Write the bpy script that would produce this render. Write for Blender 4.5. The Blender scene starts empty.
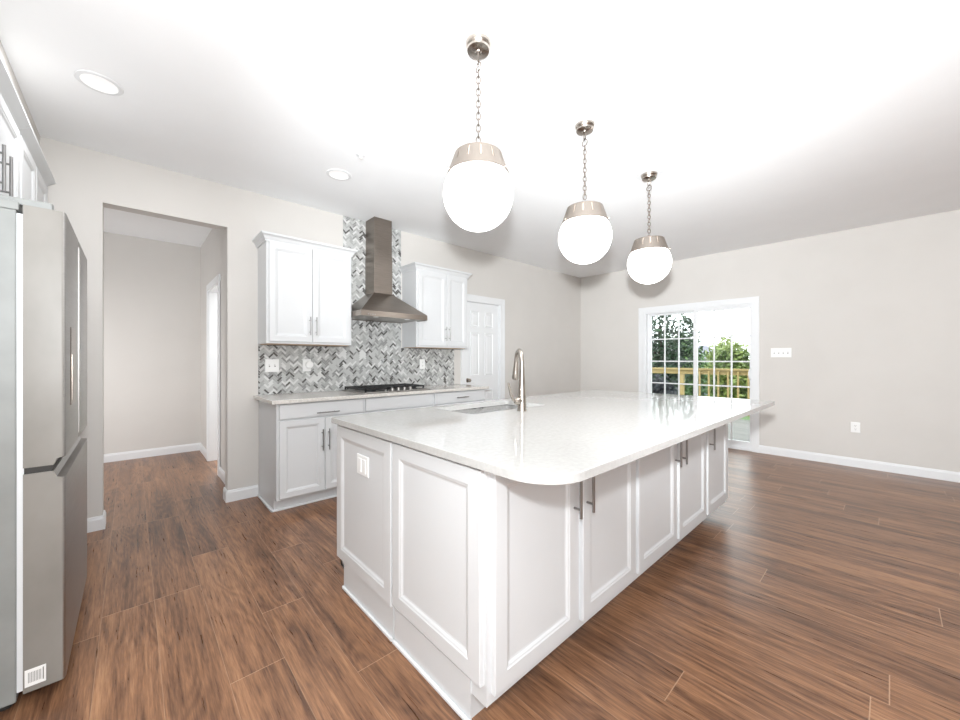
import bpy, bmesh, math, random
from mathutils import Vector, Matrix
random.seed(7)
S = bpy.context.scene
COL = S.collection
# ------------------------------------------------------------------ camera
cd = bpy.data.cameras.new('camera'); cam = bpy.data.objects.new('camera', cd); COL.objects.link(cam)
cd.sensor_width = 36; cd.lens = 36 * 377.7 / 960; cd.shift_y = -0.8 / 960; cd.clip_start = 0.05; cd.clip_end = 300
cam.location = (0, 0, 1.232); cam.rotation_euler = (math.radians(90), 0, math.radians(47.35 - 90))
S.camera = cam
# ------------------------------------------------------------------ light, sky, exposure
S.view_settings.view_transform = 'Standard'; S.view_settings.look = 'None'
S.view_settings.gamma = 1; S.view_settings.exposure = 0.36; S.view_settings.use_curve_mapping = False
W = bpy.data.worlds.new('sky'); S.world = W; W.use_nodes = True
W.node_tree.nodes['Background'].inputs[0].default_value = (0.93, 0.97, 1, 1)
W.node_tree.nodes['Background'].inputs[1].default_value = 3.0
def light(name, kind, loc, energy, color=(1, 1, 1), rot=(0, 0, 0), size=None, sy=None, radius=None):
    l = bpy.data.lights.new(name, kind); l.energy = energy; l.color = color
    if kind == 'AREA':
        l.shape = 'RECTANGLE'; l.size = size; l.size_y = sy
    if radius is not None: l.shadow_soft_size = radius
    o = bpy.data.objects.new(name, l); COL.objects.link(o); o.location = loc; o.rotation_euler = rot
    return o
R90 = math.pi / 2
def aim(o, p): o.rotation_euler = (Vector(p) - o.location).to_track_quat('-Z', 'Y').to_euler()
def aim(o, p): o.rotation_euler = (Vector(p) - o.location).to_track_quat('-Z', 'Y').to_euler()
FL = (0.955, 0.985, 1)
def aim(o, p): o.rotation_euler = (Vector(p) - o.location).to_track_quat('-Z', 'Y').to_euler()
FL = (0.945, 0.98, 1)
def aim(o, p): o.rotation_euler = (Vector(p) - o.location).to_track_quat('-Z', 'Y').to_euler()
FL = (0.935, 0.975, 1)
def aim(o, p): o.rotation_euler = (Vector(p) - o.location).to_track_quat('-Z', 'Y').to_euler()
FL = (0.935, 0.975, 1)
def aim(o, p): o.rotation_euler = (Vector(p) - o.location).to_track_quat('-Z', 'Y').to_euler()
FL = (0.935, 0.975, 1)
def aim(o, p): o.rotation_euler = (Vector(p) - o.location).to_track_quat('-Z', 'Y').to_euler()
FL = (0.935, 0.975, 1)
light('camera_flash', 'POINT', (0, 0, 1.45), 66, FL, radius=0.04)
def tilted(name, to, watts, cone):
    o = light(name, 'SPOT', (0, 0, 1.48), watts, FL, radius=0.05); aim(o, to); o.data.spot_size = math.radians(cone); o.data.spot_blend = 1.0
tilted('fill_spot_ceiling', (3.3, 2.8, 2.85), 400, 82)  # added fill spot, brightens mid ceiling and far corner
tilted('fill_spot_right', (6.0, 1.2, 2.1), 480, 76)  # added fill spot for the right wall
tilted('fill_spot_left', (0.1, 3.8, 2.75), 84, 80)  # added fill spot for the doorway wall and ceiling above it
light('fill_panel_up', 'AREA', (-0.1, -0.9, 0.9), 46, (0.93, 0.97, 1), (math.pi, 0, 0), 1.5, 2.0)  # added upward fill panel behind the camera, lifts the ceiling
light('fill_panel_left', 'AREA', (-1.0, -1.9, 1.45), 15, (0.90, 0.96, 1), (R90, 0, -R90), 2.8, 1.9)  # added fill panel at the invented opening in the left wall
hl_ = light('hall_fill', 'AREA', (-1.3, 5.0, 1.2), 11, (0.98, 0.98, 1), (0, 0, 0), 0.9, 1.6); aim(hl_, (0.5, 6.1, 0.6)); hl_.data.spread = math.radians(130)  # added lamp out of view, brightens the hall
sun = light('sun', 'SUN', (20, -10, 20), 2.2, (1, 0.95, 0.86), (math.radians(48), 0, math.radians(-150)), radius=None)

# ------------------------------------------------------------------ materials
def mat(name, col, rough=0.5, metal=0.0, emit=None, es=0, spec=0.5, coat=0):
    m = bpy.data.materials.new(name); m.use_nodes = True
    b = m.node_tree.nodes['Principled BSDF']
    b.inputs['Base Color'].default_value = (*col, 1); b.inputs['Roughness'].default_value = rough
    b.inputs['Metallic'].default_value = metal; b.inputs['Specular IOR Level'].default_value = spec
    b.inputs['Coat Weight'].default_value = coat
    if emit: b.inputs['Emission Color'].default_value = (*emit, 1); b.inputs['Emission Strength'].default_value = es
    return m
def nodes(m): return m.node_tree.nodes, m.node_tree.links, m.node_tree.nodes['Principled BSDF']
def noisy(name, c1, c2, scale=(1, 1, 1), nscale=5.0, detail=3, rough=0.5, metal=0.0, lo=0.35, hi=0.65, bump=0, **k):
    m = mat(name, c1, rough, metal, **k); N, L, b = nodes(m)
    tc = N.new('ShaderNodeTexCoord'); mp = N.new('ShaderNodeMapping'); mp.inputs['Scale'].default_value = scale
    nz = N.new('ShaderNodeTexNoise'); nz.inputs['Scale'].default_value = nscale; nz.inputs['Detail'].default_value = detail
    cr = N.new('ShaderNodeValToRGB'); cr.color_ramp.elements[0].position = lo; cr.color_ramp.elements[1].position = hi
    cr.color_ramp.elements[0].color = (*c1, 1); cr.color_ramp.elements[1].color = (*c2, 1)
    L.new(tc.outputs['Object'], mp.inputs[0]); L.new(mp.outputs[0], nz.inputs['Vector'])
    L.new(nz.outputs['Fac'], cr.inputs[0]); L.new(cr.outputs[0], b.inputs['Base Color'])
    if bump:
        bp = N.new('ShaderNodeBump'); bp.inputs['Strength'].default_value = bump; bp.inputs['Distance'].default_value = 0.002
        L.new(nz.outputs['Fac'], bp.inputs['Height']); L.new(bp.outputs[0], b.inputs['Normal'])
    return m
M = {}
M['wall'] = noisy('greige_wall_paint', (0.66, 0.635, 0.605), (0.675, 0.65, 0.62), nscale=3, rough=0.75, spec=0.25)
M['ceiling'] = noisy('ceiling_paint', (0.92, 0.93, 0.94), (0.93, 0.94, 0.95), nscale=4, rough=0.9, spec=0.1)
M['trim'] = noisy('trim_paint', (0.80, 0.81, 0.82), (0.81, 0.82, 0.83), nscale=4, rough=0.35)
M['cab'] = noisy('cabinet_paint', (0.66, 0.668, 0.676), (0.67, 0.678, 0.686), nscale=4, rough=0.38)
M['cabunder'] = noisy('cabinet_underside', (0.50, 0.36, 0.25), (0.55, 0.4, 0.28), nscale=4, rough=0.6)
M['quartz'] = noisy('island_quartz', (0.47, 0.463, 0.448), (0.51, 0.503, 0.488), nscale=60, detail=4, rough=0.06, spec=0.5)
M['quartz2'] = noisy('counter_quartz', (0.60, 0.57, 0.53), (0.72, 0.69, 0.65), nscale=70, detail=5, rough=0.08)
M['sink'] = noisy('sink_steel', (0.20, 0.195, 0.19), (0.26, 0.255, 0.25), (1, 1, 40), 8, 2, rough=0.12, metal=1.0)
M['steel'] = noisy('brushed_steel', (0.36, 0.345, 0.33), (0.41, 0.395, 0.38), (1, 1, 60), 8, 2, rough=0.42, metal=1.0)
M['hood'] = noisy('hood_steel', (0.27, 0.235, 0.205), (0.33, 0.29, 0.255), (1, 1, 60), 8, 2, rough=0.28, metal=1.0)
M['nickel'] = mat('brushed_nickel', (0.48, 0.435, 0.39), 0.25, 1.0)
M['pull'] = mat('pull_nickel', (0.30, 0.295, 0.29), 0.3, 1.0)
M['chain'] = mat('chain_nickel', (0.30, 0.265, 0.235), 0.3, 1.0)
M['cap'] = mat('pendant_cap_nickel', (0.33, 0.29, 0.255), 0.5, 1.0)
M['fridgeside'] = noisy('fridge_side_paint', (0.25, 0.26, 0.253), (0.275, 0.285, 0.278), nscale=12, rough=0.42)
M['film'] = noisy('filmed_door_edge', (0.20, 0.187, 0.168), (0.26, 0.246, 0.226), (1, 1, .6), 4, 4, rough=0.45)
M['gasket'] = mat('door_gasket', (0.78, 0.80, 0.82), 0.5)
M['globe'] = mat('opal_glass', (0.95, 0.95, 0.95), 0.25, emit=(1, 0.985, 0.96), es=5)
M['lamp'] = mat('downlight_lens', (0.93, 0.93, 0.93), 0.4, emit=(1, 0.98, 0.95), es=0.2)
M['black'] = noisy('cast_iron', (0.012, 0.012, 0.013), (0.02, 0.02, 0.021), nscale=40, rough=0.5)
M['dark'] = mat('dark_gap', (0.03, 0.028, 0.026), 0.6)
M['plastic'] = mat('white_plastic', (0.88, 0.88, 0.87), 0.35)
M['slot'] = mat('socket_slot', (0.25, 0.24, 0.23), 0.6)
M['grout'] = mat('grout', (0.62, 0.62, 0.60), 0.8)
for i, (c, r) in enumerate([((0.55, 0.555, 0.545), .25), ((0.44, 0.445, 0.435), .22), ((0.32, 0.32, 0.315), .2), ((0.13, 0.125, 0.12), .18), ((0.68, 0.68, 0.67), .3)]):
    M['tile%d' % i] = mat('mosaic_tile_%s' % 'abcde'[i], c, r)
M['leaf0'] = noisy('dark_leaf', (0.005, 0.017, 0.008), (0.02, 0.062, 0.018), nscale=1.6, rough=0.5)
M['leaf1'] = noisy('green_leaf', (0.03, 0.08, 0.02), (0.09, 0.18, 0.04), nscale=1.2, rough=0.5)
M['leaf2'] = noisy('yellow_green_leaf', (0.06, 0.11, 0.022), (0.22, 0.27, 0.06), nscale=0.9, rough=0.5)
M['leaf3'] = noisy('evergreen_needles', (0.006, 0.009, 0.014), (0.015, 0.02, 0.028), nscale=2, rough=0.6)
M['bark'] = noisy('bark', (0.05, 0.035, 0.025), (0.10, 0.075, 0.055), (1, 1, .2), 9, 3, rough=0.9)
M['lumber'] = noisy('treated_lumber', (0.24, 0.175, 0.065), (0.33, 0.25, 0.10), (1, .15, 1), 9, 3, rough=0.7)
M['deck'] = noisy('deck_boards', (0.13, 0.13, 0.125), (0.18, 0.178, 0.17), (1, .1, 1), 9, 3, rough=0.8)
M['grass'] = noisy('lawn', (0.05, 0.12, 0.03), (0.12, 0.2, 0.05), nscale=1.5, rough=0.9)
M['siding'] = noisy('blue_grey_siding', (0.16, 0.18, 0.24), (0.2, 0.22, 0.28), (1, 1, 12), 6, 1, rough=0.8)
M['shingle'] = noisy('shingles', (0.16, 0.16, 0.2), (0.22, 0.22, 0.26), nscale=10, rough=0.9)
def glass():
    m = bpy.data.materials.new('window_glass'); m.use_nodes = True
    N, L = m.node_tree.nodes, m.node_tree.links
    N.remove(N['Principled BSDF'])
    t = N.new('ShaderNodeBsdfTransparent'); t.inputs[0].default_value = (0.95, 0.97, 0.96, 1)
    g = N.new('ShaderNodeBsdfGlossy'); g.inputs['Roughness'].default_value = 0.02
    f = N.new('ShaderNodeFresnel'); f.inputs[0].default_value = 1.45
    mx = N.new('ShaderNodeMixShader')
    L.new(f.outputs[0], mx.inputs[0]); L.new(t.outputs[0], mx.inputs[1]); L.new(g.outputs[0], mx.inputs[2])
    L.new(mx.outputs[0], N['Material Output'].inputs[0])
    return m
M['glass'] = glass()
def floor_mat():
    m = mat('wood_plank_floor', (0.3, 0.18, 0.1), 0.3); N, L, b = nodes(m)
    def math_(op, a, bb=None, c=None):
        n = N.new('ShaderNodeMath'); n.operation = op
        for i, v in enumerate((a, bb, c)):
            if v is None: continue
            if isinstance(v, (int, float)): n.inputs[i].default_value = v
            else: L.new(v, n.inputs[i])
        return n.outputs[0]
    tc = N.new('ShaderNodeTexCoord'); sp = N.new('ShaderNodeSeparateXYZ'); L.new(tc.outputs['Object'], sp.inputs[0])
    PW, PL = 0.19, 1.25
    u = math_('DIVIDE', math_('ADD', sp.outputs[0], 9.5 - 0.02), PW)
    row = math_('FLOOR', u); fu = math_('FRACT', u)
    wn = N.new('ShaderNodeTexWhiteNoise'); wn.noise_dimensions = '1D'; L.new(row, wn.inputs['W'])
    v = math_('DIVIDE', math_('ADD', sp.outputs[1], math_('MULTIPLY', wn.outputs['Value'], 7.0)), PL)
    v = math_('ADD', v, 20.0)
    pid = math_('FLOOR', v); fv = math_('FRACT', v)
    cb = N.new('ShaderNodeCombineXYZ'); L.new(row, cb.inputs[0]); L.new(pid, cb.inputs[1])
    wn2 = N.new('ShaderNodeTexWhiteNoise'); wn2.noise_dimensions = '3D'; L.new(cb.outputs[0], wn2.inputs['Vector'])
    # per plank shifted coordinates
    off = N.new('ShaderNodeVectorMath'); off.operation = 'SCALE'; L.new(wn2.outputs['Color'], off.inputs[0]); off.inputs['Scale'].default_value = 30
    ad = N.new('ShaderNodeVectorMath'); ad.operation = 'ADD'; L.new(tc.outputs['Object'], ad.inputs[0]); L.new(off.outputs[0], ad.inputs[1])
    def noise(scale, sc, det, dist=0.0, rough=0.55):
        mp = N.new('ShaderNodeMapping'); mp.inputs['Scale'].default_value = sc; L.new(ad.outputs[0], mp.inputs[0])
        nz = N.new('ShaderNodeTexNoise'); nz.inputs['Scale'].default_value = scale; nz.inputs['Detail'].default_value = det
        nz.inputs['Distortion'].default_value = dist; nz.inputs['Roughness'].default_value = rough
        L.new(mp.outputs[0], nz.inputs['Vector']); return nz.outputs['Fac']
    broad = noise(1.0, (7.0, 0.75, 1), 3, 0.4)
    field = noise(1.0, (6.0, 0.8, 1), 2, 0.3, 0.45)
    fine = noise(1.0, (95, 4.5, 1), 4, 0.0, 0.65)
    pores = noise(1.0, (260, 14, 1), 2, 0.0, 0.6)
    cont = math_('SINE', math_('MULTIPLY', math_('ADD', field, math_('MULTIPLY', fine, 0.03)), 95.0))   # contour lines: cathedral grain and knots
    streak = noise(1.0, (22, 0.9, 1), 3, 0.3, 0.6)
    s = math_('ADD', math_('MULTIPLY', broad, 0.42), math_('MULTIPLY', fine, 0.36))
    s = math_('ADD', s, math_('MULTIPLY', cont, 0.026))
    s = math_('ADD', s, math_('MULTIPLY', streak, 0.27))
    s = math_('ADD', s, math_('MULTIPLY', pores, 0.22))
    s = math_('ADD', s, math_('MULTIPLY', math_('SUBTRACT', wn2.outputs['Value'], 0.5), 0.05))
    cr = N.new('ShaderNodeValToRGB'); e = cr.color_ramp.elements
    e[0].position = 0.45; e[0].color = (0.055, 0.026, 0.0145, 1)
    e[1].position = 0.83; e[1].color = (0.45, 0.24, 0.125, 1)
    x = e.new(0.57); x.color = (0.150, 0.072, 0.039, 1)
    x = e.new(0.69); x.color = (0.285, 0.142, 0.074, 1)
    L.new(s, cr.inputs[0])
    # seams: pale bevel lines
    eu = math_('MULTIPLY', math_('SUBTRACT', 0.5, math_('ABSOLUTE', math_('SUBTRACT', fu, 0.5))), PW)
    ev = math_('MULTIPLY', math_('SUBTRACT', 0.5, math_('ABSOLUTE', math_('SUBTRACT', fv, 0.5))), PL)
    su = math_('MULTIPLY', math_('LESS_THAN', eu, 0.0013), 0.35)
    sv = math_('MULTIPLY', math_('LESS_THAN', ev, 0.0018), 0.6)
    seam = math_('MAXIMUM', su, sv)
    mx = N.new('ShaderNodeMixRGB'); L.new(seam, mx.inputs[0]); L.new(cr.outputs[0], mx.inputs[1]); mx.inputs[2].default_value = (0.52, 0.34, 0.22, 1)
    L.new(mx.outputs[0], b.inputs['Base Color'])
    rr = math_('ADD', math_('MULTIPLY', fine, 0.22), 0.20); L.new(rr, b.inputs['Roughness'])
    bp = N.new('ShaderNodeBump'); bp.inputs['Strength'].default_value = 0.25; bp.inputs['Distance'].default_value = 0.002
    L.new(s, bp.inputs['Height']); L.new(bp.outputs[0], b.inputs['Normal'])
    return m
M['floor'] = floor_mat()

# ------------------------------------------------------------------ mesh helpers
class MB:
    def __init__(s): s.v = []; s.f = []; s.mi = []
    def add(s, vs, fs, mi=0):
        o = len(s.v); s.v += [Vector(p) for p in vs]; s.f += [tuple(i + o for i in f) for f in fs]; s.mi += [mi] * len(fs); return s
    def box(s, x0, x1, y0, y1, z0, z1, mi=0):
        vs = [(x0, y0, z0), (x1, y0, z0), (x1, y1, z0), (x0, y1, z0), (x0, y0, z1), (x1, y0, z1), (x1, y1, z1), (x0, y1, z1)]
        return s.add(vs, [(3, 2, 1, 0), (4, 5, 6, 7), (0, 1, 5, 4), (1, 2, 6, 5), (2, 3, 7, 6), (3, 0, 4, 7)], mi)
    def rings(s, rs, cap0=True, cap1=True, closed=True, mi=0):
        n = len(rs[0]); o = len(s.v); fs = []
        for r in rs: s.v += [Vector(p) for p in r]
        for i in range(len(rs) - 1):
            for k in range(n if closed else n - 1):
                a = o + i * n + k; b = o + i * n + (k + 1) % n; fs.append((a, b, b + n, a + n))
        if cap0: fs.append(tuple(o + k for k in reversed(range(n))))
        if cap1: fs.append(tuple(o + (len(rs) - 1) * n + k for k in range(n)))
        s.f += fs; s.mi += [mi] * len(fs); return s
    def lathe(s, c, prof, n=32, axis='Z', cap0=True, cap1=True, mi=0):
        rs = []
        for r, z in prof:
            ring = []
            for k in range(n):
                a = 2 * math.pi * k / n; p = (r * math.cos(a), r * math.sin(a), z)
                if axis == 'Y': p = (p[0], p[2], -p[1])
                if axis == 'X': p = (p[2], p[0], p[1])
                ring.append(Vector(c) + Vector(p))
            rs.append(ring)
        return s.rings(rs, cap0, cap1, mi=mi)
    def tube(s, pts, rad, n=12, mi=0, cap=True):
        pts = [Vector(p) for p in pts]; rads = rad if isinstance(rad, (list, tuple)) else [rad] * len(pts)
        rs = []; ref = None
        for i, p in enumerate(pts):
            d = (pts[min(i + 1, len(pts) - 1)] - pts[max(i - 1, 0)]).normalized()
            if ref is None:
                ref = Vector((0, 0, 1)) if abs(d.z) < .9 else Vector((1, 0, 0))
            a = (ref - d * ref.dot(d)).normalized(); b = d.cross(a); ref = a
            rs.append([p + (a * math.cos(2 * math.pi * k / n) + b * math.sin(2 * math.pi * k / n)) * rads[i] for k in range(n)])
        return s.rings(rs, cap, cap, mi=mi)
    def torus(s, c, R, r, ax, ay, n=20, m=8, sx=1.0, mi=0):
        ax = Vector(ax); ay = Vector(ay); az = ax.cross(ay); rs = []
        for i in range(n):
            a = 2 * math.pi * i / n; d = ax * math.cos(a) + ay * math.sin(a)
            ce = Vector(c) + ax * math.cos(a) * R + ay * math.sin(a) * R * sx
            rs.append([ce + (d * math.cos(2 * math.pi * k / m) + az * math.sin(2 * math.pi * k / m)) * r for k in range(m)])
        rs.append(rs[0]); return s.rings(rs, False, False, mi=mi)
    def build(s, name, m, parent=None, smooth=False, bevel=0, seg=2, ang=40):
        xs = [p.x for p in s.v]; ys = [p.y for p in s.v]; zs = [p.z for p in s.v]
        c = Vector(((min(xs) + max(xs)) / 2, (min(ys) + max(ys)) / 2, min(zs)))
        me = bpy.data.meshes.new(name); me.from_pydata([p - c for p in s.v], [], s.f); me.validate()
        bm = bmesh.new(); bm.from_mesh(me); bmesh.ops.remove_doubles(bm, verts=bm.verts, dist=1e-6)
        if len(s.f) < 20000: bmesh.ops.recalc_face_normals(bm, faces=bm.faces)
        if bevel:
            es = [e for e in bm.edges if len(e.link_faces) == 2 and e.calc_face_angle(0) > math.radians(ang)]
            bmesh.ops.bevel(bm, geom=es, offset=bevel, segments=seg, affect='EDGES', profile=0.5, clamp_overlap=True)
        bm.to_mesh(me); bm.free()
        ms = m if isinstance(m, (list, tuple)) else [m]
        for q in ms: me.materials.append(M[q])
        if len(ms) > 1 and not bevel and len(me.polygons) == len(s.mi):
            me.polygons.foreach_set('material_index', s.mi)
        if smooth:
            me.polygons.foreach_set('use_smooth', [True] * len(me.polygons))
            try: me.set_sharp_from_angle(angle=math.radians(35))
            except Exception: pass
        o = bpy.data.objects.new(name, me); COL.objects.link(o)
        base = Vector((0, 0, 0)); q = parent
        while q: base += q.location; q = q.parent
        o.location = c - base
        if parent: o.parent = parent
        return o
def tag(o, label, cat, group=None):
    o['label'] = label; o['category'] = cat
    if group: o['group'] = group
    return o
def thing(name, label, cat, loc, group=None):
    o = bpy.data.objects.new(name, None); COL.objects.link(o); o.location = loc; o.empty_display_size = 0.1
    return tag(o, label, cat, group)
def struct(o): o['kind'] = 'structure'; return o
def copy_tree(o, parent=None):
    c = o.copy(); COL.objects.link(c)
    if parent: c.parent = parent
    for ch in list(o.children): copy_tree(ch, c)
    return c
def panel(mb, O, u, v, n, w, h, t=0.02, fr=0.058, style='shaker'):
    """framed door leaf: O = lower corner on the back plane, u/v/n unit axes; front at n*t"""
    O = Vector(O); u = Vector(u); v = Vector(v); n = Vector(n)
    if style == 'slab': prof = [(0, 0), (0, t - .002), (.002, t)]
    else: prof = [(0, 0), (0, t - .003), (.003, t), (fr - .004, t), (fr, t - .0025), (fr + .006, t - .004), (fr + .013, t - .009), (fr + .020, t - .0105)]
    rs = []
    for i, d in prof:
        rs.append([O + u * i + v * i + n * d, O + u * (w - i) + v * i + n * d, O + u * (w - i) + v * (h - i) + n * d, O + u * i + v * (h - i) + n * d])
    return mb.rings(rs)
X = (1, 0, 0); Y = (0, 1, 0); Z = (0, 0, 1); NX = (-1, 0, 0); NY = (0, -1, 0)
def bar_pull(parent, c, along, n, length, r=0.0055, stand=0.032, name='handle'):
    """bar pull: c = point on the door face at the pull's middle"""
    c = Vector(c); a = Vector(along); n = Vector(n); b = MB()
    b.tube([c + n * stand - a * length / 2, c + n * stand + a * length / 2], r, 12)
    for sgn in (-1, 1):
        p = c + a * sgn * length * 0.32
        b.tube([p - n * .001, p + n * stand], r * .85, 10)
    return b.build(name, 'pull', parent, smooth=True)

# ------------------------------------------------------------------ room shell
YK, XR, XL, YF, H = 3.87, 6.087, -1.05, -4.0, 2.73
struct(MB().box(XL - .12, XR + .15, YF - .12, 6.5, -0.10, 0).build('floor', 'floor'))
struct(MB().box(XL - .12, XR + .15, YF - .12, YK + .12, H, H + .12).build('ceiling', 'ceiling'))
struct(MB().box(-1.6, .9, YK + .12, 6.5, 2.75, 2.87).build('ceiling_hall', 'ceiling'))
DL, DR, DT = -0.157, 0.605, 2.37          # hall doorway
PL_, PR_, PT = 3.29, 3.965, 2.03          # pantry door opening
w = MB()
w.box(XL - .12, DL, YK, YK + .12, 0, H); w.box(DL, DR, YK, YK + .12, DT, H)
w.box(DR, PL_, YK, YK + .12, 0, H); w.box(PL_, PR_, YK, YK + .12, PT, H); w.box(PR_, XR + .15, YK, YK + .12, 0, H)
struct(w.build('wall_back', 'wall'))
SY0, SY1, ST = 1.235, 2.70, 1.985         # sliding door opening
w = MB()
w.box(XR, XR + .15, YF - .12, SY0, 0, H); w.box(XR, XR + .15, SY1, YK, 0, H); w.box(XR, XR + .15, SY0, SY1, ST, H)
struct(w.build('wall_right', 'wall'))
w = MB()   # left wall; unseen window opening added behind the camera to let light in
w.box(XL - .12, XL, -0.4, YK, 0, H); w.box(XL - .12, XL, YF - .12, -3.4, 0, H)
w.box(XL - .12, XL, -3.4, -0.4, 0, .45); w.box(XL - .12, XL, -3.4, -0.4, 2.45, H)
struct(w.build('wall_left', 'wall'))
struct(MB().box(XL, XR, YF - .12, YF, 0, H).build('wall_front', 'wall'))
struct(MB().box(XL, -.4545, 1.95, YK, 2.445, H).build('wall_soffit', 'wall'))
# hall beyond the doorway
struct(MB().box(-1.5, .9, 6.34, 6.46, 0, 2.75).build('wall_hall_back', 'wall'))
w = MB(); HX = 0.685; HY0, HY1 = 4.84, 5.585
w.box(HX, HX + .115, YK + .12, HY0, 0, 2.75); w.box(HX, HX + .115, HY1, 6.34, 0, 2.75); w.box(HX, HX + .115, HY0, HY1, 2.06, 2.75)
struct(w.build('wall_hall_right', 'wall'))
struct(MB().box(-1.6, -1.5, YK + .12, 6.46, 0, 2.75).build('wall_hall_left', 'wall'))
struct(MB().box(1.9, 2.0, YK + .13, 6.46, 0, 2.75).build('wall_hall_room', 'trim'))
# cased opening in the hall
t = MB()
t.box(HX - .004, HX + .119, HY1 - .02, HY1, 0, 2.06); t.box(HX - .004, HX + .119, HY0, HY0 + .02, 0, 2.06); t.box(HX - .004, HX + .119, HY0 + .02, HY1 - .02, 2.04, 2.06)
t.box(HX - .018, HX - .0045, HY0 - .07, HY0 + .006, 0, 2.054); t.box(HX - .018, HX - .0045, HY1 - .006, HY1 + .07, 0, 2.054); t.box(HX - .018, HX - .0005, HY0 - .07, HY1 + .07, 2.054, 2.13)
struct(t.build('trim_1', 'trim', bevel=.002))
# baseboards
def base_run(mb, p0, p1, n, h=0.10, th=0.014):
    p0 = Vector(p0); p1 = Vector(p1); n = Vector(n)
    prof = [(0, 0), (th, 0), (th, h - .022), (th - .004, h - .012), (th - .005, h - .004), (0.004, h), (0, h)]
    r0 = [p0 + n * a + Vector(Z) * b for a, b in prof]; r1 = [p1 + n * a + Vector(Z) * b for a, b in prof]
    mb.rings([r0, r1])
def bb(name, runs):
    m = MB()
    for r in runs: base_run(m, *r)
    return struct(m.build(name, 'trim'))
bb('baseboard_back', [((-.44, YK, 0), (DL, YK, 0), NY), ((DL, YK - .014, 0), (DL, YK + .13, 0), X), ((DR, YK, 0), (.838, YK, 0), NY), ((DR, YK - .014, 0), (DR, YK + .13, 0), NX),
    ((PR_ + .09, YK, 0), (XR, YK, 0), NY)])
bb('baseboard_right', [((XR, YF, 0), (XR, 1.168, 0), NX), ((XR, 2.777, 0), (XR, YK, 0), NX)])
bb('baseboard_hall', [((-1.5, 6.34, 0), (HX, 6.34, 0), NY), ((HX, YK + .13, 0), (HX, HY0 - .07, 0), NX), ((HX, HY1 + .07, 0), (HX, 6.34, 0), NX)])

# pantry door: six panels, closed
d = thing('door_1', 'white six panel door in white casing right of the wall cabinets', 'door', ((PL_ + PR_) / 2, YK, 0)); struct(d)
c = MB(); cw = .085
def casing_y(c, x0, x1, top, yw, cw):
    for a, b in ((x0 - cw, x0), (x1, x1 + cw)): c.box(a, b, yw - .016, yw, 0, top + cw)
    c.box(x0, x1, yw - .016, yw, top, top + cw)
    c.box(x0 - cw, x0 - cw + .018, yw - .022, yw - .016, 0, top + cw - .018); c.box(x1 + cw - .018, x1 + cw, yw - .022, yw - .016, 0, top + cw - .018)
    c.box(x0 - cw, x1 + cw, yw - .022, yw - .016, top + cw - .018, top + cw)
casing_y(c, PL_ + .01, PR_ - .005, PT - .005, YK, cw)
c.build('casing', 'trim', d)
c = MB(); c.box(PL_, PL_ + .012, YK, YK + .12, 0, PT); c.box(PR_ - .012, PR_, YK, YK + .12, 0, PT); c.box(PL_ + .012, PR_ - .012, YK, YK + .12, PT - .012, PT)
c.build('jamb', 'trim', d)
lf = MB(); dx0, dx1, dyf = PL_ + .014, PR_ - .014, YK + .03
lf.box(dx0, dx1, dyf, dyf + .035, .008, PT - .014)
dw = dx1 - dx0; st = .105; pw = (dw - 3 * st) / 2
for z0, z1 in ((.22, .80), (1.0, 1.60), (1.68, 1.90)):
    for k in range(2):
        px = dx0 + st + k * (pw + st)
        lf_ = [(0, -.0005), (.003, .008), (.010, .010), (.018, .003), (.026, .001), (.05, .007)]
        rs = [[(px + i, dyf - dd, z0 + i), (px + pw - i, dyf - dd, z0 + i), (px + pw - i, dyf - dd, z1 - i), (px + i, dyf - dd, z1 - i)] for i, dd in lf_]
        lf.rings(rs, cap0=False)
lf = lf.build('door_leaf', 'trim', d)
k = MB(); kx = dx0 + .055
k.lathe((kx, dyf, .945), [(.030, 0), (.030, -.006), (.012, -.010), (.011, -.028), (.022, -.036), (.026, -.048), (.020, -.058), (.0, -.060)], 24, 'Y')
for v in k.v: pass
k.build('door_knob', 'nickel', lf, smooth=True)

# sliding glass door
d = thing('door_2', 'white sliding patio door with gridded glass on the right wall', 'door', (XR, (SY0 + SY1) / 2, 0)); struct(d)
c = MB()
for a, b in ((SY0 - .067, SY0 + .012), (SY1 - .012, SY1 + .075)): c.box(XR - .016, XR, a, b, 0, ST + .076)
c.box(XR - .016, XR, SY0 + .012, SY1 - .012, ST - .004, ST + .076)
c.box(XR - .022, XR - .016, SY0 - .067, SY0 - .047, 0, ST + .056); c.box(XR - .022, XR - .016, SY1 + .055, SY1 + .075, 0, ST + .056); c.box(XR - .022, XR - .016, SY0 - .067, SY1 + .075, ST + .056, ST + .076)
c.build('casing', 'trim', d)
c = MB(); fx0, fx1 = XR, XR + .14
c.box(fx0, fx1, SY0, SY0 + .028, 0, ST); c.box(fx0, fx1, SY1 - .035, SY1, 0, ST); c.box(fx0, fx1, SY0 + .028, SY1 - .035, ST - .03, ST); c.box(fx0, fx1, SY0 + .028, SY1 - .035, 0, .03)
c.build('door_frame', 'trim', d)
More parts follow.
